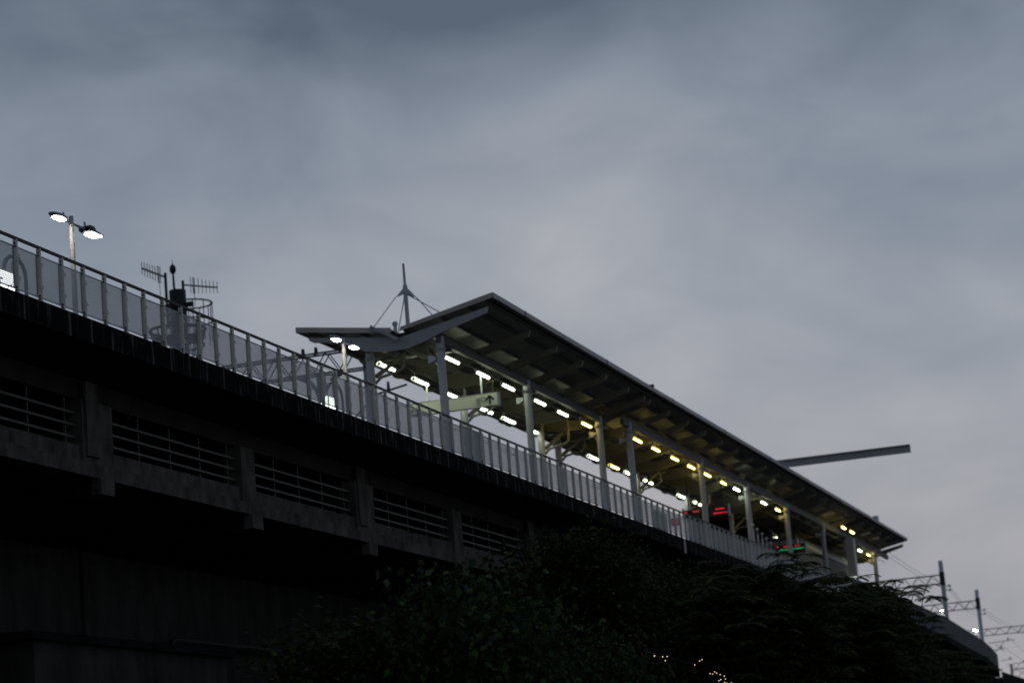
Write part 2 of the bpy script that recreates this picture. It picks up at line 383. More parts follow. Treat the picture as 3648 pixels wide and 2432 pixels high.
# ------------------------------------------------------------------ perforated fence
FN = thing('perforated_fence', (50, 0, BASE), 'perforated grey metal fence with beige posts along the viaduct edge', 'fence')
pm = MB().box(-.022, .022, -.05, .05, 0, 1.235).box(-.03, .03, -.06, .055, -.0, .02)
for z in (.10, .165, 1.08, 1.15): pm.cyl((-.0225, 0, z), (-.034, 0, z), .023, .023, 8, 1)
post_me = pm.mesh('post', ['post_paint', 'bolt'])
panel_me = MB().add([(-.505, 0, -.49), (.505, 0, -.49), (.505, 0, .49), (-.505, 0, .49)], [(0,1,2,3)]).mesh('panel', ['perforated_sheet'])
clip_me = MB().box(-.03, .03, -.064, .0, -.04, .04).mesh('panel_clip', ['post_paint'])
rf = random.Random(11)
KMAX = 104
for k in range(-13, KMAX+1):
    p = put('post', post_me, (k*SP, 0, BASE+.001), FN); p.rotation_euler = (rf.uniform(-.006, .006), rf.uniform(-.006, .006), rf.uniform(-.05, .05))
    if k < 30:
        for z in (.36, .86): put('panel_clip', clip_me, (k*SP+.035, 0, BASE+z), FN)
    if k < KMAX:
        q = put('panel', panel_me, ((k+.5)*SP, .035, BASE+.13+.49), FN); q.rotation_euler = (rf.uniform(-.008, .008), rf.uniform(-.004, .004), rf.uniform(-.012, .012))
for a, b in zip(range(-13, KMAX, 9), range(-4, KMAX+10, 9)):
    b = min(b, KMAX)
    part('handrail', MB().box(a*SP+.002, b*SP-.002, -.03, .03, BASE+1.238, BASE+1.295), 'rail_dark', FN)

# ------------------------------------------------------------------ canopies
YR, ZR, YV, ZV, YL, ZL = 2.0, 21.68, 5.95, 20.82, 10.2, 21.43
TH = .05
def ztop(y): return ZV + (ZR-ZV)*(YV-y)/(YV-YR) if y < YV else ZV + (ZL-ZV)*(y-YV)/(YL-YV)
def canopy(xa, xb, rafx, colx, ycr, ycl, label, first):
    C = thing('platform_canopy', ((xa+xb)/2, 6, 13.95), label, 'canopy')
    # roof sheets, one per bay and slope
    n = max(1, round((xb-xa)/4.03)); L = (xb-xa)/n
    for k in range(n):
        a, b = xa+k*L+.004, xa+(k+1)*L-.004
        part('roof_sheet', MB().prism([(YR, ZR-TH), (YR, ZR), (YV-.08, ZV+.017), (YV-.08, ZV+.017-TH)], 0, a, b), 'roof_sheet', C)
        part('roof_sheet', MB().prism([(YL, ZL-TH), (YL, ZL), (YV+.35, ztop(YV+.35)), (YV+.35, ztop(YV+.35)-TH)], 0, a, b), 'roof_sheet', C)
        for (ya, yb) in ((2.15, 3.02), (3.08, 4.15), (4.21, 5.6), (6.45, 7.5), (7.56, 8.75), (8.81, 10.05)):
            if first and k == 4 and ya in (3.08, 4.21): continue
            part('ceiling_panel', MB().prism([(ya, ztop(ya)-TH-.003), (yb, ztop(yb)-TH-.003), (yb, ztop(yb)-TH-.03), (ya, ztop(ya)-TH-.03)], 0, a+.07, b-.07), 'ceiling', C)
    part('valley_gutter', MB().prism([(YV-.25, ZV-.03), (YV-.25, ZV-.22), (YV+.5, ZV-.22), (YV+.5, ZV-.0), (YV+.46, ZV-.0), (YV+.46, ZV-.18), (YV-.21, ZV-.18), (YV-.21, ZV-.03)], 0, xa+.05, xb-.05), 'purlin', C)
    # fascias
    for x in (xa, xb):
        s = -1 if x == xa else 1
        part('gable_fascia', MB().prism([(YR, ZR+.02), (YV-.12, ztop(YV-.12)+.02), (YV-.06, ztop(YV-.12)-.14), (YR, ZR-.19)], 0, x, x+.05*s), 'roof_sheet', C)
        part('gable_fascia', MB().prism([(YL, ZL+.02), (YV+.3, ztop(YV+.3)+.02), (YV+.3, ztop(YV+.3)-.19), (YL, ZL-.19)], 0, x, x+.05*s), 'roof_sheet', C)
    rj = random.Random(int(xa))
    for k in range(n):
        a, b = xa+k*L+.006, xa+(k+1)*L-.006; dj = rj.uniform(-.006, .006)
        part('eave_fascia', MB().box(a, b, YR-.05+dj, YR-.002, ZR-.19, ZR+.02+dj), 'roof_sheet', C)
        part('eave_fascia', MB().box(a, b, YL+.002, YL+.05+dj, ZL-.19, ZL+.02+dj), 'roof_sheet', C)
        if k % 3 == 1: part('gutter_bracket', MB().box(a-.03, a+.03, YR-.075, YR-.058, ZR-.22, ZR+.035), 'rail_dark', C)
    for y in (2.32, 3.05, 4.18, 5.55, 6.55, 7.53, 8.78, 9.72):
        zt = ztop(y)-TH-.032
        part('purlin', MB().box(xa+.06, xb-.06, y-.04, y+.04, zt-.14, zt), 'purlin', C)
    # rafters: V-shaped, deep in the middle, rounded noses at the eaves
    def raf(x, gable):
        w_ = .13
        tp = [(2.27, 21.21), (YV, 20.50), (9.82, 21.01)]
        bt = [(9.74, 20.86), (9.6, 20.78), (9.25, 20.75), (8.2, 20.50), (7.4, 20.12), (6.6, 20.01), (5.7, 20.0), (4.9, 20.22), (4.3, 20.44), (2.36, 20.96)]
        mb = MB()
        # flange I-section: web plus flanges
        poly = tp + bt
        mb.prism(poly, 0, x-w_/2, x+w_/2)
        return part('rafter', mb, 'steel_cream' if not gable else 'steel_grey', C)
    for i, x in enumerate(rafx): raf(x, i == 0 and first)
    for y in (ycr, ycl):
        if y == ycr: part('light_baffle', MB().box(xa+.3, xb-.3, y-.03, y+.03, 20.362, 20.56), 'purlin', C)  # added dark plate, keeps the tube light off the fence-side slope
        part('girder', MB().box(xa+.3, xb-.3, y-.09, y+.09, 20.1, 20.36), 'girder_paint', C)
    part('conduit', MB().cyl((xa+.4, ycr+.22, 19.88), (xb-.4, ycr+.22, 19.88), .025, .025, 6), 'steel_grey', C, True)
    for x in colx:
        part('drain_pipe', MB().tube([(x+.25, ycl-.05, 13.95), (x+.25, ycl-.05, 18.9), (x+.3, ycl-.3, 19.15), (x+.3, YV+.35, 19.3), (x+.3, YV+.15, 19.45), (x+.3, YV+.15, 20.6)], .06, 8), 'steel_cream', C, True)
        part('speaker', MB().prism([(ycr+.2, 19.45), (ycr+.5, 19.35), (ycr+.5, 19.65), (ycr+.2, 19.6)], 0, x-.12, x+.12), 'pale_metal', C)
        for y in (ycr, ycl):
            c = part('column', MB().cyl((x, y, 13.95), (x, y, 20.36), .165, .165, 16), 'column_paint', C, True)
            part('column_collar', MB().cyl((x, y, 19.78), (x, y, 19.925), .19, .22, 16), 'steel_grey', c, True)
            part('column_base', MB().cyl((x, y, 13.952), (x, y, 15.3), .172, .172, 16), 'screen_grey', c, True)
        # lit knee braces up to the valley
        for y, s in ((ycr, 1), (ycl, -1)):
            part('knee_brace', MB().bar((x+.3, y+.1*s, 19.2), (x+1.5, YV-.5*s, 20.2), .12, .16), 'steel_cream', C)
            part('knee_brace', MB().bar((x+1.4, y+.05*s, 20.0), (x+2.6, YV-.45*s, 20.25), .3, .05), 'hut_band', C)
    return C
RA = [42.1] + [47.7+4.03*k for k in range(5)] + [66.9]
CA = canopy(41.86, 67.2, RA, [42.4, 54.0, 65.9], 4.45, 7.4, 'near canopy section with butterfly roof, open gable and guyed mast', True)
RB = [67.9+4.07*k for k in range(21)] + [152.9]
CB = canopy(67.3, 153.4, RB, [68.8, 84.6, 96.9, 109.4, 122.6, 134.2, 146], 3.72, 7.4, 'long far canopy section of the butterfly roof, joined behind the masted one', False)
part('roof_joint_cap', MB().box(67.1, 67.4, YR-.12, YR+.3, ZR+.022, ZR+.12), 'rail_dark', CB)
# mast and guy rods
MX, MY = 43.05, 5.94
ms = part('mast', MB().cyl((MX, MY, 20.6), (MX, MY, 22.55), .085, .085, 12).cyl((MX, MY, 22.55), (MX-.02, MY, 23.66), .06, .05, 10), 'galv', CA, True)
part('mast_collar', MB().cyl((MX, MY, 22.45), (MX, MY, 22.78), .11, .09, 12), 'galv', ms, True)
AN = [(42.2, 7.15, 21.0), (45.4, 7.3, 21.0), (43.9, 4.75, 21.05), (46.2, 4.2, 21.2)]
for i, an in enumerate(AN):
    d = Vector((an[0]-MX, an[1]-MY, 0)).normalized(); tip = Vector((MX, MY, 22.36)) + d*.42
    vs = [(MX+d.x*.05, MY+d.y*.05, 22.70), tip + Vector((0, 0, -.07)), (MX+d.x*.05, MY+d.y*.05, 22.42)]
    nrm = Vector((-d.y, d.x, 0))*.03
    part('stay_fin', MB().add([Vector(q)+nrm for q in vs]+[Vector(q)-nrm for q in vs], [(0,1,2),(5,4,3),(0,3,4,1),(1,4,5,2),(2,5,3,0)]), 'galv', ms)
    part('guy_rod', MB().cyl(tip+Vector((0, 0, -.06)), an, .02, .02, 6), 'galv', ms, True)
part('rod_anchor', MB().cyl((45.4, 7.3, 20.95), (45.4, 7.3, 21.75), .08, .08, 8).sphere((45.4, 7.3, 21.8), .12), 'galv', CA, True)
part('edge_strut', MB().bar((41.75, 7.05, 21.02), (41.75, 5.93, 20.36), .12, .16, upv=(1, 0, 0)), 'steel_grey', CA)
part('vent_stub', MB().box(140.2, 140.75, 2.3, 2.65, 21.4, 22.35), 'galv', CB)

# long steel beam laid across the roof
BM = thing('cantilever_beam', (105, 1.5, 22), 'long grey steel channel beam jutting out past the far canopy eave', 'beam')
zt = 22.62
part('web', MB().box(105.02, 105.08, -5.3, 9.6, zt-.44, zt-.04), 'steel_grey', BM)
part('flange', MB().box(104.82, 105.1, -5.3, 9.6, zt-.039, zt), 'steel_grey', BM)
part('flange', MB().box(104.82, 105.1, -5.3, 9.6, zt-.5, zt-.441), 'steel_grey', BM)
for y in (2.6, 9.2): part('support', MB().box(104.95, 105.15, y-.1, y+.1, ztop(y), zt-.502), 'steel_grey', BM)

# ------------------------------------------------------------------ tube lights
def tube_light(x, y, z, kind, label, group):
    t = thing('tube_light', (x, y, z), label, 'light', group)
    L = .9
    if y > 7:
        part('housing', MB().prism([(y-.17, z-.005), (y-.06, z+.11), (y+.06, z+.11), (y+.17, z-.005), (y+.16, z-.012), (y+.05, z+.09), (y-.05, z+.09), (y-.16, z-.012)], 0, x-L, x+L), 'steel_grey', t)
    else:
        part('housing', MB().box(x-L, x+L, y-.055, y+.055, z+.075, z+.13), 'steel_grey', t)
    part('tube', MB().cyl((x-L+.06, y, z), (x+L-.06, y, z), .05, .05, 8), kind, t, True)
    for s in (-1, 1):
        part('end_cap', MB().cyl((x+s*(L-.055), y, z), (x+s*(L+.01), y, z), .066, .066, 8), 'pale_metal', t)
    for s in (-.4, .4): part('hanger', MB().bar((x+s, y, z+.12), (x+s, y, 20.3 if z < 20.2 else z+.3), .025), 'rail_dark', t)
    return t
CW, WW = 'tube_cool', 'tube_warm'
LW = {CW: 'white', WW: 'yellow'}
for i, x in enumerate([45.2, 49.2, 52.75, 57.5, 61.2, 65.3]):
    k = WW if i == 5 else CW
    tube_light(x, 4.94, 19.95, k, 'yellow tube light at the end of the fence-side row under the masted canopy' if k == WW else 'white tube light in the fence-side row under the masted canopy', 'fence-side tube lights')
for x in [44.8, 48.9, 53.0, 57.8, 61.3, 65.4]:
    tube_light(x, 7.57, 19.95, CW, 'white tube light in the back row under the masted canopy', 'back row tube lights')
for x, k in [(72.1, WW), (75.9, WW), (80.1, WW), (84.0, WW), (88.0, WW), (92.1, WW), (95.9, CW), (104.05, CW), (108.6, WW), (141.3, CW), (145.6, WW), (148.8, CW)]:
    tube_light(x, 4.15, 19.95, k, LW[k]+' tube light in the fence-side row under the long far canopy', 'far fence-side tube lights, '+LW[k])
for x, k in [(76.2, CW), (80.5, WW), (83.8, CW), (88.1, CW), (96.3, CW), (100.5, CW), (126.2, CW)]:
    tube_light(x, 7.6, 19.95, k, ('white tube light in the back row under the long far canopy' if k == CW else 'lone yellow tube light in the back row under the long far canopy'), 'far back row tube lights')
for x in (124.3, 127.9): tube_light(x, 2.5, 20.0, WW, 'yellow tube light hung close under the far canopy eave by the lift tower', 'eave tube lights')

# ------------------------------------------------------------------ exit sign
SG = thing('exit_sign', (49.6, 6.4, 18.68), 'long pale hanging sign board with black arrow and exit lettering', 'sign')
sx = 49.6
part('board', MB().box(sx, sx+.28, 4.5, 8.4, 18.68, 19.19), 'sign_face', SG)
part('end_cap', MB().box(sx-.015, sx+.295, 4.44, 4.498, 18.66, 19.23), 'sign_frame', SG)
part('top_rail', MB().box(sx-.015, sx+.295, 4.5, 8.4, 19.192, 19.23), 'sign_frame', SG)
for y in (5.2, 7.6): part('hanger', MB().cyl((sx+.14, y, 19.23), (sx+.14, y, 20.05), .04, .04, 8), 'pale_metal', SG, True)
fx = sx-.012
def stroke(mb, y1, z1, y2, z2, wd=.03): wd *= 1.25; mb.bar((fx, y1, z1), (fx, y2, z2), .012, wd, upv=Vector((0, -(z2-z1), y2-y1)).normalized())
ar = MB(); ay = 4.82
stroke(ar, ay, 18.74, ay, 19.07, .06); stroke(ar, ay, 19.11, ay-.17, 18.92, .065); stroke(ar, ay, 19.11, ay+.17, 18.92, .065)
part('arrow', ar, 'ink', SG)
ch = MB(); cy, cz = 5.32, 18.97; h = .085   # exit, two characters (y grows to the reader's left)
for dz in (0, -.105):
    stroke(ch, cy+.075, cz+.085+dz, cy+.075, cz+.0+dz, .016); stroke(ch, cy-.075, cz+.085+dz, cy-.075, cz+.0+dz, .016); stroke(ch, cy+.083, cz+.0+dz, cy-.083, cz+.0+dz, .016)
stroke(ch, cy, cz+.11, cy, cz-.105, .016)
cy2 = 5.10
for p in ((.075, .08, -.075, .08), (.075, .08, .075, -.09), (-.075, .08, -.075, -.09), (.075, -.08, -.075, -.08)): stroke(ch, cy2+p[0], cz+p[1], cy2+p[2], cz+p[3], .018)
part('lettering', ch, 'ink', SG)
tcu = bpy.data.curves.new('exit_text', 'FONT'); tcu.body = 'Exit'; tcu.size = .12; tcu.extrude = .004
to = bpy.data.objects.new('tmp_text', tcu); COL.objects.link(to)
bpy.context.view_layer.update()
tm = bpy.data.meshes.new_from_object(to.evaluated_get(bpy.context.evaluated_depsgraph_get())); bpy.data.objects.remove(to)
tm.materials.clear(); tm.materials.append(MATS['ink'])
tm.transform(Matrix(((0, 0, -1, 0), (-1, 0, 0, 0), (0, 1, 0, 0), (0, 0, 0, 1))))
put('lettering', tm, (fx, 5.42, 18.74), SG)

# ------------------------------------------------------------------ LED train displays
def led_board(x, ya, yb, z0, z1, rows, label, seed):
    t = thing('train_display', (x, (ya+yb)/2, z0), label, 'display')
    part('case', MB().box(x, x+.3, ya, yb, z0, z1), 'display_case', t)
    part('side_frame', MB().box(x-.03, x+.33, ya-.09, ya-.002, z0-.04, z1+.12), 'steel_grey', t)
    part('side_frame', MB().box(x-.03, x+.33, yb+.002, yb+.08, z0-.04, z1+.12), 'steel_grey', t)
    for y in (ya+.3, yb-.3): part('hanger', MB().bar((x+.15, y, z1), (x+.15, y, 20.0), .06), 'rail_dark', t)
    r = random.Random(seed)
    for (zc, hh, segs, m) in rows:
        mb = MB()
        for (a, b) in segs:
            y = a
            while y < b-.02:
                wd = .075
                for q in range(3):
                    if r.random() < .9: mb.box(x-.02, x-.004, y, y+wd*.8, zc-hh/2+hh*q/3, zc-hh/2+hh*(q+.72)/3)
                y += wd
        part('glyph_row', mb, m, t)
led_board(90, 3.55, 6.15, 17.78, 18.32, [(18.19, .06, [(3.75, 4.25), (4.75, 4.9), (5.25, 5.6), (5.95, 6.1)], 'led_red'), (17.95, .06, [(3.6, 4.4)], 'led_red')], 'black train display with two lines of red characters', 3)
led_board(117, 4.1, 6.1, 17.9, 18.5, [(18.38, .065, [(4.4, 4.75), (5.25, 5.5), (5.9, 6.02)], 'led_red'), (18.18, .08, [(4.15, 5.85)], 'led_green')], 'black train display with a red line above a green line', 5)
ck = thing('led_clock', (78.3, 4.0, 13.95), 'small red two-digit display on a pole behind the fence', 'clock')
part('case', MB().box(78.3, 78.5, 3.75, 4.25, 16.15, 16.55), 'display_case', ck)
part('pole', MB().bar((78.4, 4, 13.95), (78.4, 4, 16.15), .06), 'pale_metal', ck)
dg = MB()
for cyy, segs in ((4.1, 'abdeg'), (3.9, 'abcdefg')):
    S = {'a': ((-.06, .1), (.06, .1)), 'b': ((-.06, .1), (-.06, 0)), 'c': ((-.06, 0), (-.06, -.1)), 'd': ((-.06, -.1), (.06, -.1)), 'e': ((.06, 0), (.06, -.1)), 'f': ((.06, .1), (.06, 0)), 'g': ((-.06, 0), (.06, 0))}
    for q in segs:
        (p0, q0), (p1, q1) = S[q]; dg.bar((78.29, cyy+p0, 16.35+q0), (78.29, cyy+p1, 16.35+q1), .015, .03, upv=(1, 0, 0))
part('digits', dg, 'led_red', ck)

# ------------------------------------------------------------------ platform furniture behind the fence
def arch_sign(x, z, wd, label, blue):
    t = thing('platform_sign', (x, 6, 13.95), label, 'sign', None)
    pts = [(x-wd/2, 6, 13.95), (x-wd/2, 6, z-.35)]
    for q in range(9):
        a = math.pi*(1-q/8); pts.append((x+wd/2*math.cos(a), 6, z-.35+.5*math.sin(a)))
    pts.append((x+wd/2, 6, 13.95))
    part('arched_frame', MB().tube(pts, .055, 8), 'steel_grey', t, True)
    bx0, bx1 = (x-1.6, x-.22) if blue else (x-1.35, x-.2)
    zb = 16.15 if blue else 16.35
    part('light_box', MB().box(bx0, bx1, 5.9, 5.99, zb, zb+.85 if blue else zb+.58), 'lightbox' if blue else 'lightbox_green', t)
    part('box_post', MB().box(bx1+.02, bx1+.16, 5.9, 6.0, 13.95, zb+1.2), 'column_paint', t)
    if blue:
        gl = MB()
        gl.bar((x-.42, 5.89, 16.66), (x-.62, 5.89, 16.60), .012, .04).bar((x-.62, 5.89, 16.61), (x-.64, 5.89, 16.4), .04, .012)
        c = [(x-.45+.14*math.cos(i*math.pi/6), 5.888, 16.40+.10*math.sin(i*math.pi/6)) for i in range(13)]
        gl.tube(c, .022, 5)
        gl.bar((x-.9, 5.89, 16.75), (x-1.2, 5.89, 16.75), .012, .04).bar((x-1.05, 5.89, 16.75), (x-1.05, 5.89, 16.3), .04, .012)
        part('lettering', gl, 'blue_ink', t)
    else:
        part('divider', MB().box(x-.96, x-.86, 5.885, 5.899, zb, zb+.58), 'ink', t)
arch_sign(11.1, 17.4, 1.2, 'lit white sign with dark blue lettering in an arched steel frame', True)
arch_sign(34.5, 17.45, 1.6, 'lit white sign box in an arched frame beside the lamp by the canopy', False)
for x, y, h_, lab in ((46.5, 4.7, 3.3, 'grey notice board on the platform near the canopy gable'), (72.5, 3.4, 2.3, 'pale notice board standing on the platform past the roof joint')):
    t = thing('notice_board', (x, y, 13.95), lab, 'notice board')
    part('board', MB().box(x-1.4, x+1.4, y, y+.08, 13.95+h_-1.3, 13.95+h_), 'screen_grey', t)
    for s in (-1.2, 1.2): part('leg', MB().box(x+s-.04, x+s+.04, y+.081, y+.16, 13.95, 13.95+h_), 'pale_metal', t)
for i, x in enumerate([94.1, 95.3, 96.6, 97.9, 99.2]):
    t = thing('platform_bollard', (x, 3.0, 13.58), 'slim white ball-topped post on the platform beside the far columns', 'bollard', 'white ball-topped posts')
    zt_ = 17.5-.16*i
    part('post', MB().cyl((x, 3, 13.58), (x, 3, zt_-.3), .05, .05, 8), 'pale_metal', t, True)
    part('ball', MB().sphere((x, 3, zt_), .09).cyl((x, 3, zt_-.3), (x, 3, zt_-.05), .02, .02, 6), 'pale_metal', t, True)
H = thing('platform_hut', (131, 6.7, 13.95), 'grey platform building with a pale band under the far canopy', 'building')
part('wall', MB().box(119.5, 143, 5.1, 8.3, 13.95, 19.3), 'hut_wall', H)
part('band', MB().box(119.45, 143.05, 5.03, 8.35, 18.75, 19.05), 'hut_band', H)
for k in range(5): part('panel_joint', MB().box(119.44, 119.49, 5.3+.6*k, 5.33+.6*k, 13.95, 18.74), 'ink', H)
E_ = thing('lift_tower', (133.5, 3.9, 13.95), 'tall pale lift tower with a lit lower panel under the far canopy', 'lift')
part('shaft', MB().box(132, 132.8, 3.1, 3.7, 13.58, 20.0), 'pale_metal', E_)
part('lit_panel', MB().box(131.96, 131.998, 3.12, 3.62, 16.1, 17.1), 'lightbox_green', E_)
for k in range(4): part('joint', MB().box(131.97, 131.999, 3.15+.14*k, 3.17+.14*k, 17.2, 19.9), 'steel_grey', E_)
sg2 = thing('platform_sign', (150, 6, 17), 'black unlit hanging sign with a pale end under the canopy end', 'sign')
part('board', MB().box(150, 150.2, 3.2, 5.6, 16.3, 16.95), 'display_case', sg2)
part('end_panel', MB().box(149.95, 150.2, 5.62, 6.0, 16.1, 16.95), 'hut_band', sg2)
part('hanger', MB().bar((150.1, 4.3, 16.95), (150.1, 4.3, 20), .06), 'rail_dark', sg2)

# ------------------------------------------------------------------ twin street lamps
def lamp(x, zt, flat, label):
    t = thing('twin_lamp', (x, 6, 13.95), label, 'street lamp', None)
    part('pole', MB().cyl((x, 6, 13.95), (x, 6, zt), .085, .068, 14), 'column_paint', t, True)
    part('cross_arm', MB().cyl((x-.55, 6, zt-.2), (x+1.0, 6, zt-.2), .038, .038, 8), 'galv', t, True)
    hd = part('lamp_head', MB().sphere((x-.78, 6, zt-.16), .5, (1.0, .34, .16), 14, 8), 'galv', t, True)
    part('lens', MB().sphere((x-.74, 6, zt-.215), .5, (.72, .27, .09), 14, 6), 'lamp_warm', hd, True)
    part('clip', MB().bar((x-.5, 6, zt-.1), (x-.5, 6, zt+.02), .02).bar((x-.43, 6, zt-.1), (x-.43, 6, zt+.02), .02), 'rail_dark', hd)
    if flat:
        h2 = part('lamp_head', MB().prism([(x+.78, zt-.18), (x+.84, zt-.1), (x+1.1, zt-.1), (x+1.2, zt-.2), (x+1.64, zt-.235), (x+1.64, zt-.27), (x+.82, zt-.255)], 1, 5.82, 6.18), 'rail_dark', t)
        part('lens', MB().box(x+1.08, x+1.60, 5.85, 6.15, zt-.292, zt-.272), 'lamp_cool', h2)
    else:
        h2 = part('lamp_head', MB().sphere((x+1.1, 6, zt-.16), .5, (1.0, .34, .16), 14, 8), 'galv', t, True)
        part('lens', MB().sphere((x+1.06, 6, zt-.215), .5, (.72, .27, .09), 14, 6), 'lamp_warm', h2, True)
    part('clip', MB().bar((x+.8, 6, zt-.1), (x+.8, 6, zt+.02), .02).bar((x+.87, 6, zt-.1), (x+.87, 6, zt+.02), .02), 'rail_dark', h2)
    return t
lamp(14.54, 19.42, True, 'twin-armed lit platform lamp with one round and one flat head')
l2 = lamp(35.8, 19.46, False, 'twin-armed lit platform lamp with two round heads by the canopy gable')
for x in (204.4, 232.2):
    c = copy_tree(l2, (x, 6, 13.95-(.2 if x < 220 else .8)))
    c['label'] = 'tiny lit twin lamp on the platform beyond the canopy end'; c['group'] = 'distant platform lamps'

# ------------------------------------------------------------------ overhead line portals
def truss(t, x, ya, yb, z0, z1, wd, n, m='ocs_dark'):
    for dx in (-wd/2, wd/2):
        for z in (z0, z1): part('chord', MB().bar((x+dx, ya, z), (x+dx, yb, z), .07, .07), m, t)
        L = (yb-ya)/n
        for k in range(n):
            za, zb_ = (z0, z1) if k % 2 == 0 else (z1, z0)
            part('lattice_bar', MB().bar((x+dx, ya+k*L, za), (x+dx, ya+(k+1)*L, zb_), .04, .04), m, t)
    for k in range(0, n+1, 2): part('tie', MB().bar((x-wd/2, ya+k*(yb-ya)/n, z1), (x+wd/2, ya+k*(yb-ya)/n, z1), .04, .04), m, t)
def portal(x, yp, zt, z0, z1, ya, yb, n, label, base=13.58, r=.17):
    t = thing('overhead_line_portal', (x, yp, base), label, 'portal')
    ps = part('post', MB().bar((x, yp, base), (x, yp, zt), r*2, r*2, upv=(1, 0, 0)), 'ocs_post', t)
    part('cap_band', MB().box(x-r-.03, x+r+.03, yp-r-.03, yp+r+.03, z0-.15, z1+.25), 'ocs_dark', t)
    truss(t, x, ya, yb, z0, z1, .45, n, 'ocs_grey')
    for dz in (-.25, -.6):
        part('insulator_arm', MB().bar((x, yp-.15, z0+dz), (x, yp-.55, z0+dz-.03), .05).cyl((x, yp-.55, z0+dz-.1), (x, yp-.55, z0+dz+.12), .07, .07, 8), 'ocs_dark', t)
    return t
portal(161.6, .5, 20.3, 18.36, 19.1, .7, 13, 20, 'line portal with square post and lattice beam just past the canopy end')
portal(197.5, 1.62, 20.3, 18.5, 19.25, 1.8, 13, 19, 'second line portal out from the canopy end, post standing at the parapet')
portal(243, -1.2, 20.4, 18.35, 19.1, -3.2, 12, 22, 'third line portal out, its lattice beam running past the parapet end', base=0)
t4 = thing('overhead_line_post', (262, 4.9, 13.4), 'small far line post showing over the dark rail viaduct wall', 'post')
part('post', MB().bar((262, 5.4, 13.4), (262, 5.4, 15.6), .3), 'galv', t4)
part('arm', MB().bar((262, 5.4, 14.9), (262, 1.5, 15.1), .06), 'ocs_dark', t4)
part('strut', MB().bar((262, 3.9, 15.0), (262, 3.0, 13.9), .05), 'ocs_dark', t4)
# registration arms beyond the parapet
for i, (x, y, z, L) in enumerate([(203, 1.2, 15.25, 2.2), (208, 1.6, 14.75, 1.0), (238, 3.8, 15.05, 1.0), (246, 3.9, 14.9, 2.2), (252, 4.0, 14.6, 3.0)]):
    t = thing('registration_arm', (x, y, z), 'thin overhead line arm reaching out past the pale parapet', 'arm', 'overhead line arms')
    part('tube', MB().cyl((x, y+.4, z), (x, y-L, z+.12), .035, .035, 6), 'ocs_dark', t)
    part('insulator', MB().cyl((x, y-L*.7, z+.05), (x, y-L*.7, z+.35), .07, .07, 8), 'ocs_dark', t)
    if L > 2:
        part('strut', MB().bar((x, y-L*.5, z+.02), (x, y-.2, z-.95), .05), 'ocs_dark', t)
        part('strut', MB().bar((x, y-.2, z-.1), (x, y-L*.45, z-.95), .04), 'ocs_dark', t)
# portal beam behind the near canopy
p5 = thing('overhead_line_portal', (50, 12.45, 13.58), 'dark lattice portal behind the fence left of the near canopy gable', 'portal')
part('post', MB().cyl((50, 12.45, 13.58), (50, 12.45, 21.1), .2, .2, 12), 'galv', p5, True)
for s in (-1, 1):
    pts = [(50, 12.45+s*.12, 19.9), (50, 12.45+s*.22, 20.4), (50, 12.45+s*.5, 20.8), (50, 12.45+s*.95, 21.0)]
    part('curved_bracket', MB().tube(pts, .09, 8), 'galv', p5, True)
truss(p5, 50, 10.3, 18.6, 21.08, 21.98, .5, 14)
part('end_post', MB().bar((50, 10.36, 13.58), (50, 10.36, 22.0), .2, .2, upv=(1, 0, 0)), 'galv', p5)
for y in (11.3, 12.6, 13.2): part('insulator', MB().cyl((50, y, 22.0), (50, y, 22.3), .1, .07, 8), 'ocs_dark', p5)
ra = thing('registration_arm', (57, 11.6, 21.4), 'dark overhead line arm below the back eave of the near canopy', 'arm')
part('tube', MB().cyl((57.3, 12.8, 21.25), (57.3, 11.1, 21.55), .05, .05, 8), 'ocs_dark', ra)
part('insulator', MB().cyl((57.3, 12.0, 21.4), (57.3, 12.0, 21.8), .09, .06, 8), 'ocs_dark', ra)
part('brace', MB().bar((57.3, 12.6, 21.3), (57.3, 14.6, 19.6), .06), 'ocs_dark', ra)
part('support', MB().bar((57.3, 14.6, 13.58), (57.3, 14.6, 22.4), .16), 'galv', ra)
# wires
def wire(p, q, sag, label, group):
    pts = [Vector(p).lerp(Vector(q), t/12) - Vector((0, 0, sag*4*(t/12)*(1-t/12))) for t in range(13)]
    tag(part('wire', MB().tube(pts, .015, 5), 'wire'), label, 'wire', group)
for dz in (0, -.35):
    wire((134, 2.6, 20.6+dz), (161.6, -.05, 18.1+dz), .5, 'thin wire from the canopy end to the first line portal', 'feeder wires by the canopy end')
    wire((161.6, -.05, 18.1+dz), (197.5, 1.07, 18.25+dz), .9, 'thin sagging wire between the two parapet portals', 'feeder wires between portals')
    wire((197.5, 1.07, 18.25+dz), (243, -1.75, 18.1+dz), .9, 'thin sagging wire running on from the second portal', 'feeder wires past the second portal')
wire((203, -.4, 15.7), (262, 1.6, 15.3), .25, 'thin contact line over the parapet end', 'contact lines')
wire((208, .7, 15.1), (262, 1.9, 14.7), .25, 'thin contact line over the parapet end', 'contact lines')
wire((44, 10.9, 20.7), (112, 11.2, 20.6), .5, 'thin wire seen under the back eave of the canopy', None)

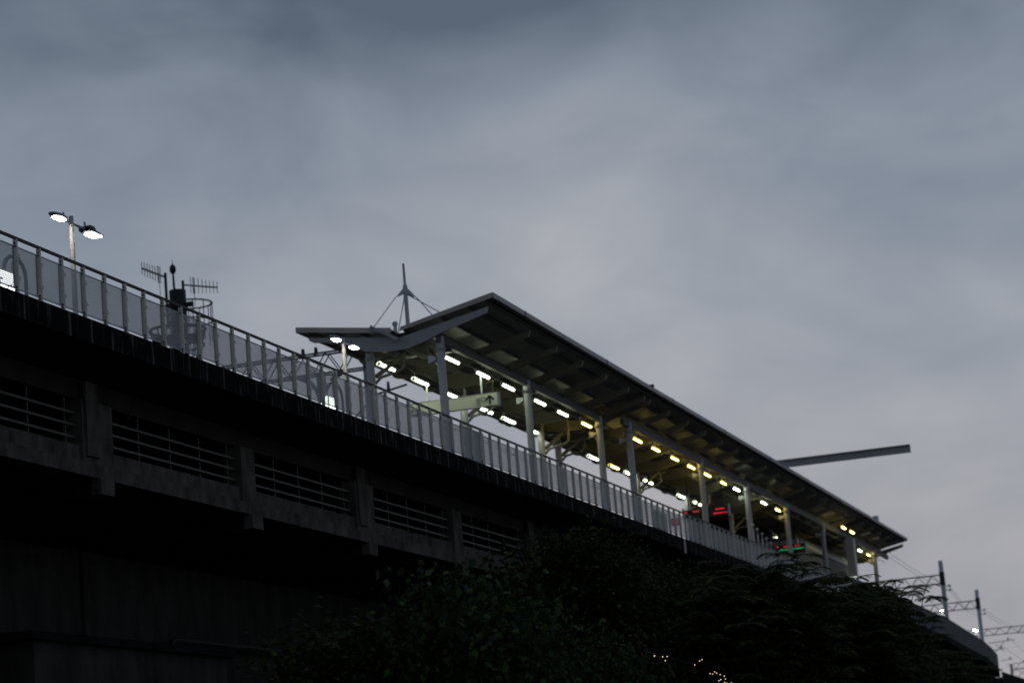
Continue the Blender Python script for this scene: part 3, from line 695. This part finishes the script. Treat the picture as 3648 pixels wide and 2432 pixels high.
# ------------------------------------------------------------------ antenna tower behind the station
AX, AY = 63.35, 25.0
TW = thing('antenna_tower', (AX, AY, 0), 'dark monopole tower with aerials and a round caged platform', 'tower')
part('pole', MB().cyl((AX, AY, 0), (AX, AY, 29.1), .62, .42, 20), 'tower_dark', TW, True)
part('clamp', MB().box(AX-.75, AX+.75, AY-.12, AY+.12, 28.15, 28.45).box(AX-.12, AX+.12, AY-.8, AY+.8, 28.2, 28.42), 'tower_dark', TW)
cg = bpy.data.objects.new('guard_cage', None); link(cg, (AX, AY, 26.9), TW)
def ring(z, r, rad, nm, cx):
    pts = [(cx+r*math.cos(i*math.pi/14), AY+r*math.sin(i*math.pi/14), z) for i in range(29)]
    part(nm, MB().tube(pts, rad, 6), 'tower_dark', cg, True)
CX = 64.85
ring(28.68, 1.1, .042, 'rail_ring', CX); ring(27.75, 1.1, .04, 'rail_ring', CX)
for i in range(12):
    a = i*math.pi/6
    part('baluster', MB().bar((CX+1.1*math.cos(a), AY+1.1*math.sin(a), 26.6), (CX+1.1*math.cos(a), AY+1.1*math.sin(a), 28.68), .035), 'tower_dark', cg)
ring(27.0, 1.4, .07, 'floor_ring', 63.1); ring(26.2, 1.3, .05, 'floor_ring', 63.1)
for i in range(16):
    a = i*math.pi/8
    part('bracket', MB().bar((63.1+1.4*math.cos(a), AY+1.4*math.sin(a), 27.0), (AX+.55*math.cos(a), AY+.55*math.sin(a), 24.6), .05), 'tower_dark', cg)
part('platform_floor', MB().cyl((63.1, AY, 26.5), (63.1, AY, 26.58), 1.3, 1.3, 20), 'tower_dark', cg)
part('lightning_rod', MB().cyl((63.0, AY, 28.9), (62.94, AY, 30.0), .07, .05, 8).sphere((62.94, AY, 30.12), .17, (1, 1, 1.5)).cyl((62.94, AY, 30.3), (62.92, AY, 30.62), .035, .01, 6), 'tower_dark', TW, True)
def yagi(bx, zt_, zb_, ex, ez, n, name='aerial'):
    y = bpy.data.objects.new(name, None); link(y, (bx, AY, zb_), TW)
    part('mast', MB().cyl((bx, AY, zb_), (bx, AY, zt_), .075, .075, 8), 'tower_dark', y, True)
    part('boom', MB().bar((bx, AY, zt_-.22), (ex, AY, ez), .07), 'tower_dark', y)
    for k in range(n):
        t = .22+.78*k/(n-1); px, pz = bx+(ex-bx)*t, zt_-.22+(ez-(zt_-.22))*t; L = .42-.10*k/(n-1)
        part('element', MB().bar((px, AY, pz-L), (px, AY, pz+L), .026), 'tower_dark', y)
    px = bx+(ex-bx)*.30; pz = zt_-.22+(ez-zt_+.22)*.3
    part('folded_dipole', MB().tube([(px-.07, AY, pz-.42), (px-.07, AY, pz+.42), (px+.07, AY, pz+.42), (px+.07, AY, pz-.42), (px-.07, AY, pz-.42)], .016, 5), 'tower_dark', y)
    part('cable_loop', MB().tube([(px, AY, pz-.1), (px+.12, AY, pz-.9), (px-.05, AY, pz-1.2), (bx, AY, zb_+.4)], .015, 5), 'tower_dark', y)
yagi(62.02, 29.75, 26.9, 59.35, 29.47, 8); yagi(64.07, 29.75, 27.0, 68.37, 30.2, 8)
part('cross_bar', MB().bar((61.9, AY, 27.55), (64.5, AY, 28.3), .1), 'tower_dark', TW)

# ------------------------------------------------------------------ trees
def tree(name, loc, h, rx, ry, z0, label, kind, nclus, seed, group=None, lean=(0, 0)):
    r = random.Random(seed); x, y = loc
    t = thing(name, (x, y, 0), label, 'tree', group)
    tr = MB(); zt = z0+(h-z0)*.25
    pts = [Vector((x+lean[0]*q+r.uniform(-.1, .1), y+lean[1]*q+r.uniform(-.1, .1), zt*q)) for q in (0, .25, .5, .75, 1)]
    rr = [.24, .21, .19, .17, .14]
    for i in range(4): tr.cyl(pts[i], pts[i+1], rr[i]*h/9, rr[i+1]*h/9, 9)
    part('trunk', tr, 'bark', t, True)
    cc = Vector((x+lean[0], y+lean[1], (z0+h)/2)); cl = []
    lobes = [(r.uniform(-.55, .55), r.uniform(-.55, .55), r.uniform(-.3, .55), r.uniform(.42, .68)) for _ in range(9)]
    tries = 0
    while len(cl) < nclus and tries < nclus*60:
        tries += 1
        lb = r.choice(lobes)
        d = Vector((r.gauss(0, 1), r.gauss(0, 1), r.gauss(0, 1))).normalized()*(r.random()**.38)*lb[3]
        q = Vector((lb[0], lb[1], lb[2]))+d
        if q.length > 1.02 or q.z < -.95: continue
        zq = cc.z+q.z*(h-z0)/2
        if kind == 'feather': zq = round((zq+.25*q.x)/.62)*.62-.25*q.x+r.gauss(0, .17)
        cl.append(Vector((cc.x+q.x*rx, cc.y+q.y*ry, zq)))
    br = MB()
    for i, c in enumerate(cl):
        if i % 4: continue
        s = pts[r.choice((2, 3, 4))]; md = s.lerp(c, .5)+Vector((r.uniform(-.3, .3), r.uniform(-.3, .3), r.uniform(-.1, .5)))
        br.cyl(s, md, .06, .04, 5, caps=False); br.cyl(md, c, .04, .012, 5, caps=False)
    part('limbs', br, 'bark', t)
    vs, fs = [], []
    def leaf(p, d, n, L, W):
        s = d.cross(n).normalized()*W*.5; k = len(vs)
        vs.extend([p, p+d*L*.35+s-n*.1*W, p+d*L, p+d*L*.35-s-n*.1*W]); fs.append((k, k+1, k+2, k+3))
    for c in cl:
        if kind == 'feather':
            nf = r.randint(4, 8); base = r.uniform(0, 6.28)
            for q in range(nf):
                a = base+q*6.28/nf+r.uniform(-.5, .5); L = r.uniform(.38, .78)
                d = Vector((math.cos(a), math.sin(a), r.uniform(-.05, .25))).normalized(); p = c.copy()
                st = 9
                for k in range(st):
                    f = k/st; dd = (d+Vector((0, 0, -1.5*f*f))).normalized(); p2 = p+dd*(L/st)
                    sd = dd.cross(Vector((0, 0, 1))).normalized(); pl = .17*math.sin(math.pi*(.12+.8*f))
                    for s in (-1, 1):
                        leaf(p, (sd*s+dd*.45+Vector((0, 0, -.22-.2*f))).normalized(), Vector((0, 0, 1)), pl*1.3, L/st*1.05)
                    p = p2
        else:
            n = 15 if kind == 'broad' else 34; sz = .15 if kind == 'broad' else .15; sp = .36 if kind == 'broad' else .42
            for q in range(n):
                o = Vector((r.gauss(0, sp), r.gauss(0, sp), r.gauss(0, sp*.62)))
                d = Vector((r.gauss(0, 1), r.gauss(0, 1), -.55-r.random())).normalized() if kind == 'broad' else Vector((r.gauss(0, 1), r.gauss(0, 1), r.gauss(-.1, .5))).normalized()
                nn = Vector((r.gauss(0, .5), r.gauss(0, .5), 1)).normalized(); L = sz*r.uniform(.5, 1.5)
                leaf(c+o, d, nn, L, L*.8)
    mb = MB(); mb.add(vs, fs)
    xs = [v[0] for v in mb.v]
    me = bpy.data.meshes.new('crown'); org = Vector((x, y, z0))
    me.from_pydata([Vector(v)-org for v in mb.v], [], mb.f); me.materials.append(MATS[{'broad': 'leaf_broad', 'dark': 'leaf_dark', 'feather': 'leaf_feather'}[kind]]); me.update()
    put('crown', me, org, t)
    return t
tree('broadleaf_tree', (-2.4, -10.0), 6.5, 3.3, 2.5, 1.9, 'broadleaf tree with drooping pale green leaves in front of the dark viaduct', 'broad', 520, 1)
tree('broadleaf_tree', (4.6, -10.6), 5.7, 2.2, 2.0, 1.7, 'smaller broadleaf tree standing between the pale leaved and the feathery trees', 'broad', 330, 2)
tree('broadleaf_tree', (-4.6, -8.6), 5.6, 1.8, 1.6, 1.6, 'dim low broadleaf tree whose thin leaves droop against the under-deck wall', 'dark', 170, 3)
tree('evergreen_tree', (22.5, -5.4), 9.9, 4.2, 3.0, 3.0, 'dense dark small-leaved tree touching the deck edge below the fence', 'dark', 900, 4)
tree('evergreen_tree', (33.0, -5.2), 10.9, 4.2, 2.8, 3.2, 'dense dark tree crowding the fence beside the feathery ones', 'dark', 900, 5)
tree('feathery_tree', (27.0, -10.2), 9.2, 4.2, 2.9, 2.6, 'feathery-leaved tree with layered sprays, lowest of the feathery group', 'feather', 760, 6)
tree('feathery_tree', (43.5, -9.8), 9.6, 5.4, 3.2, 3.0, 'feathery-leaved tree whose sprays overlap the hut under the canopy', 'feather', 820, 7)
tree('feathery_tree', (57.0, -9.6), 10.7, 5.4, 2.6, 3.2, 'feathery-leaved tree with airy sprays against the sky at the canopy end', 'feather', 560, 8)
tree('feathery_tree', (71.0, -9.9), 8.7, 5.0, 2.5, 3.2, 'last feathery-leaved tree, hiding the foot of the line portals', 'feather', 420, 9)

# fairy lights low among the trees
FL = thing('fairy_lights', (6, -12.9, 4.2), 'short string of tiny warm fairy lights low among the feathery trees', 'string lights')
pts = [(x, -12.9, z) for x, z in ((1.80,4.62),(2.49,4.63),(2.69,4.56),(2.89,4.65),(5.35,4.57),(5.85,4.67),(6.10,4.71),(6.78,4.43),(7.04,4.43),(7.26,4.48),(7.46,4.46),(7.61,4.30),(7.81,4.44),(7.83,4.33),(8.21,4.28),(8.23,4.42),(8.31,4.36),(8.44,4.27),(8.91,4.29))]
part('cord', MB().tube(pts, .006, 4), 'bolt', FL)
bme = MB().sphere((0, 0, 0), .014, n=6, m=4).mesh('bulb', ['bulb'])
for p in pts: put('bulb', bme, p, FL)
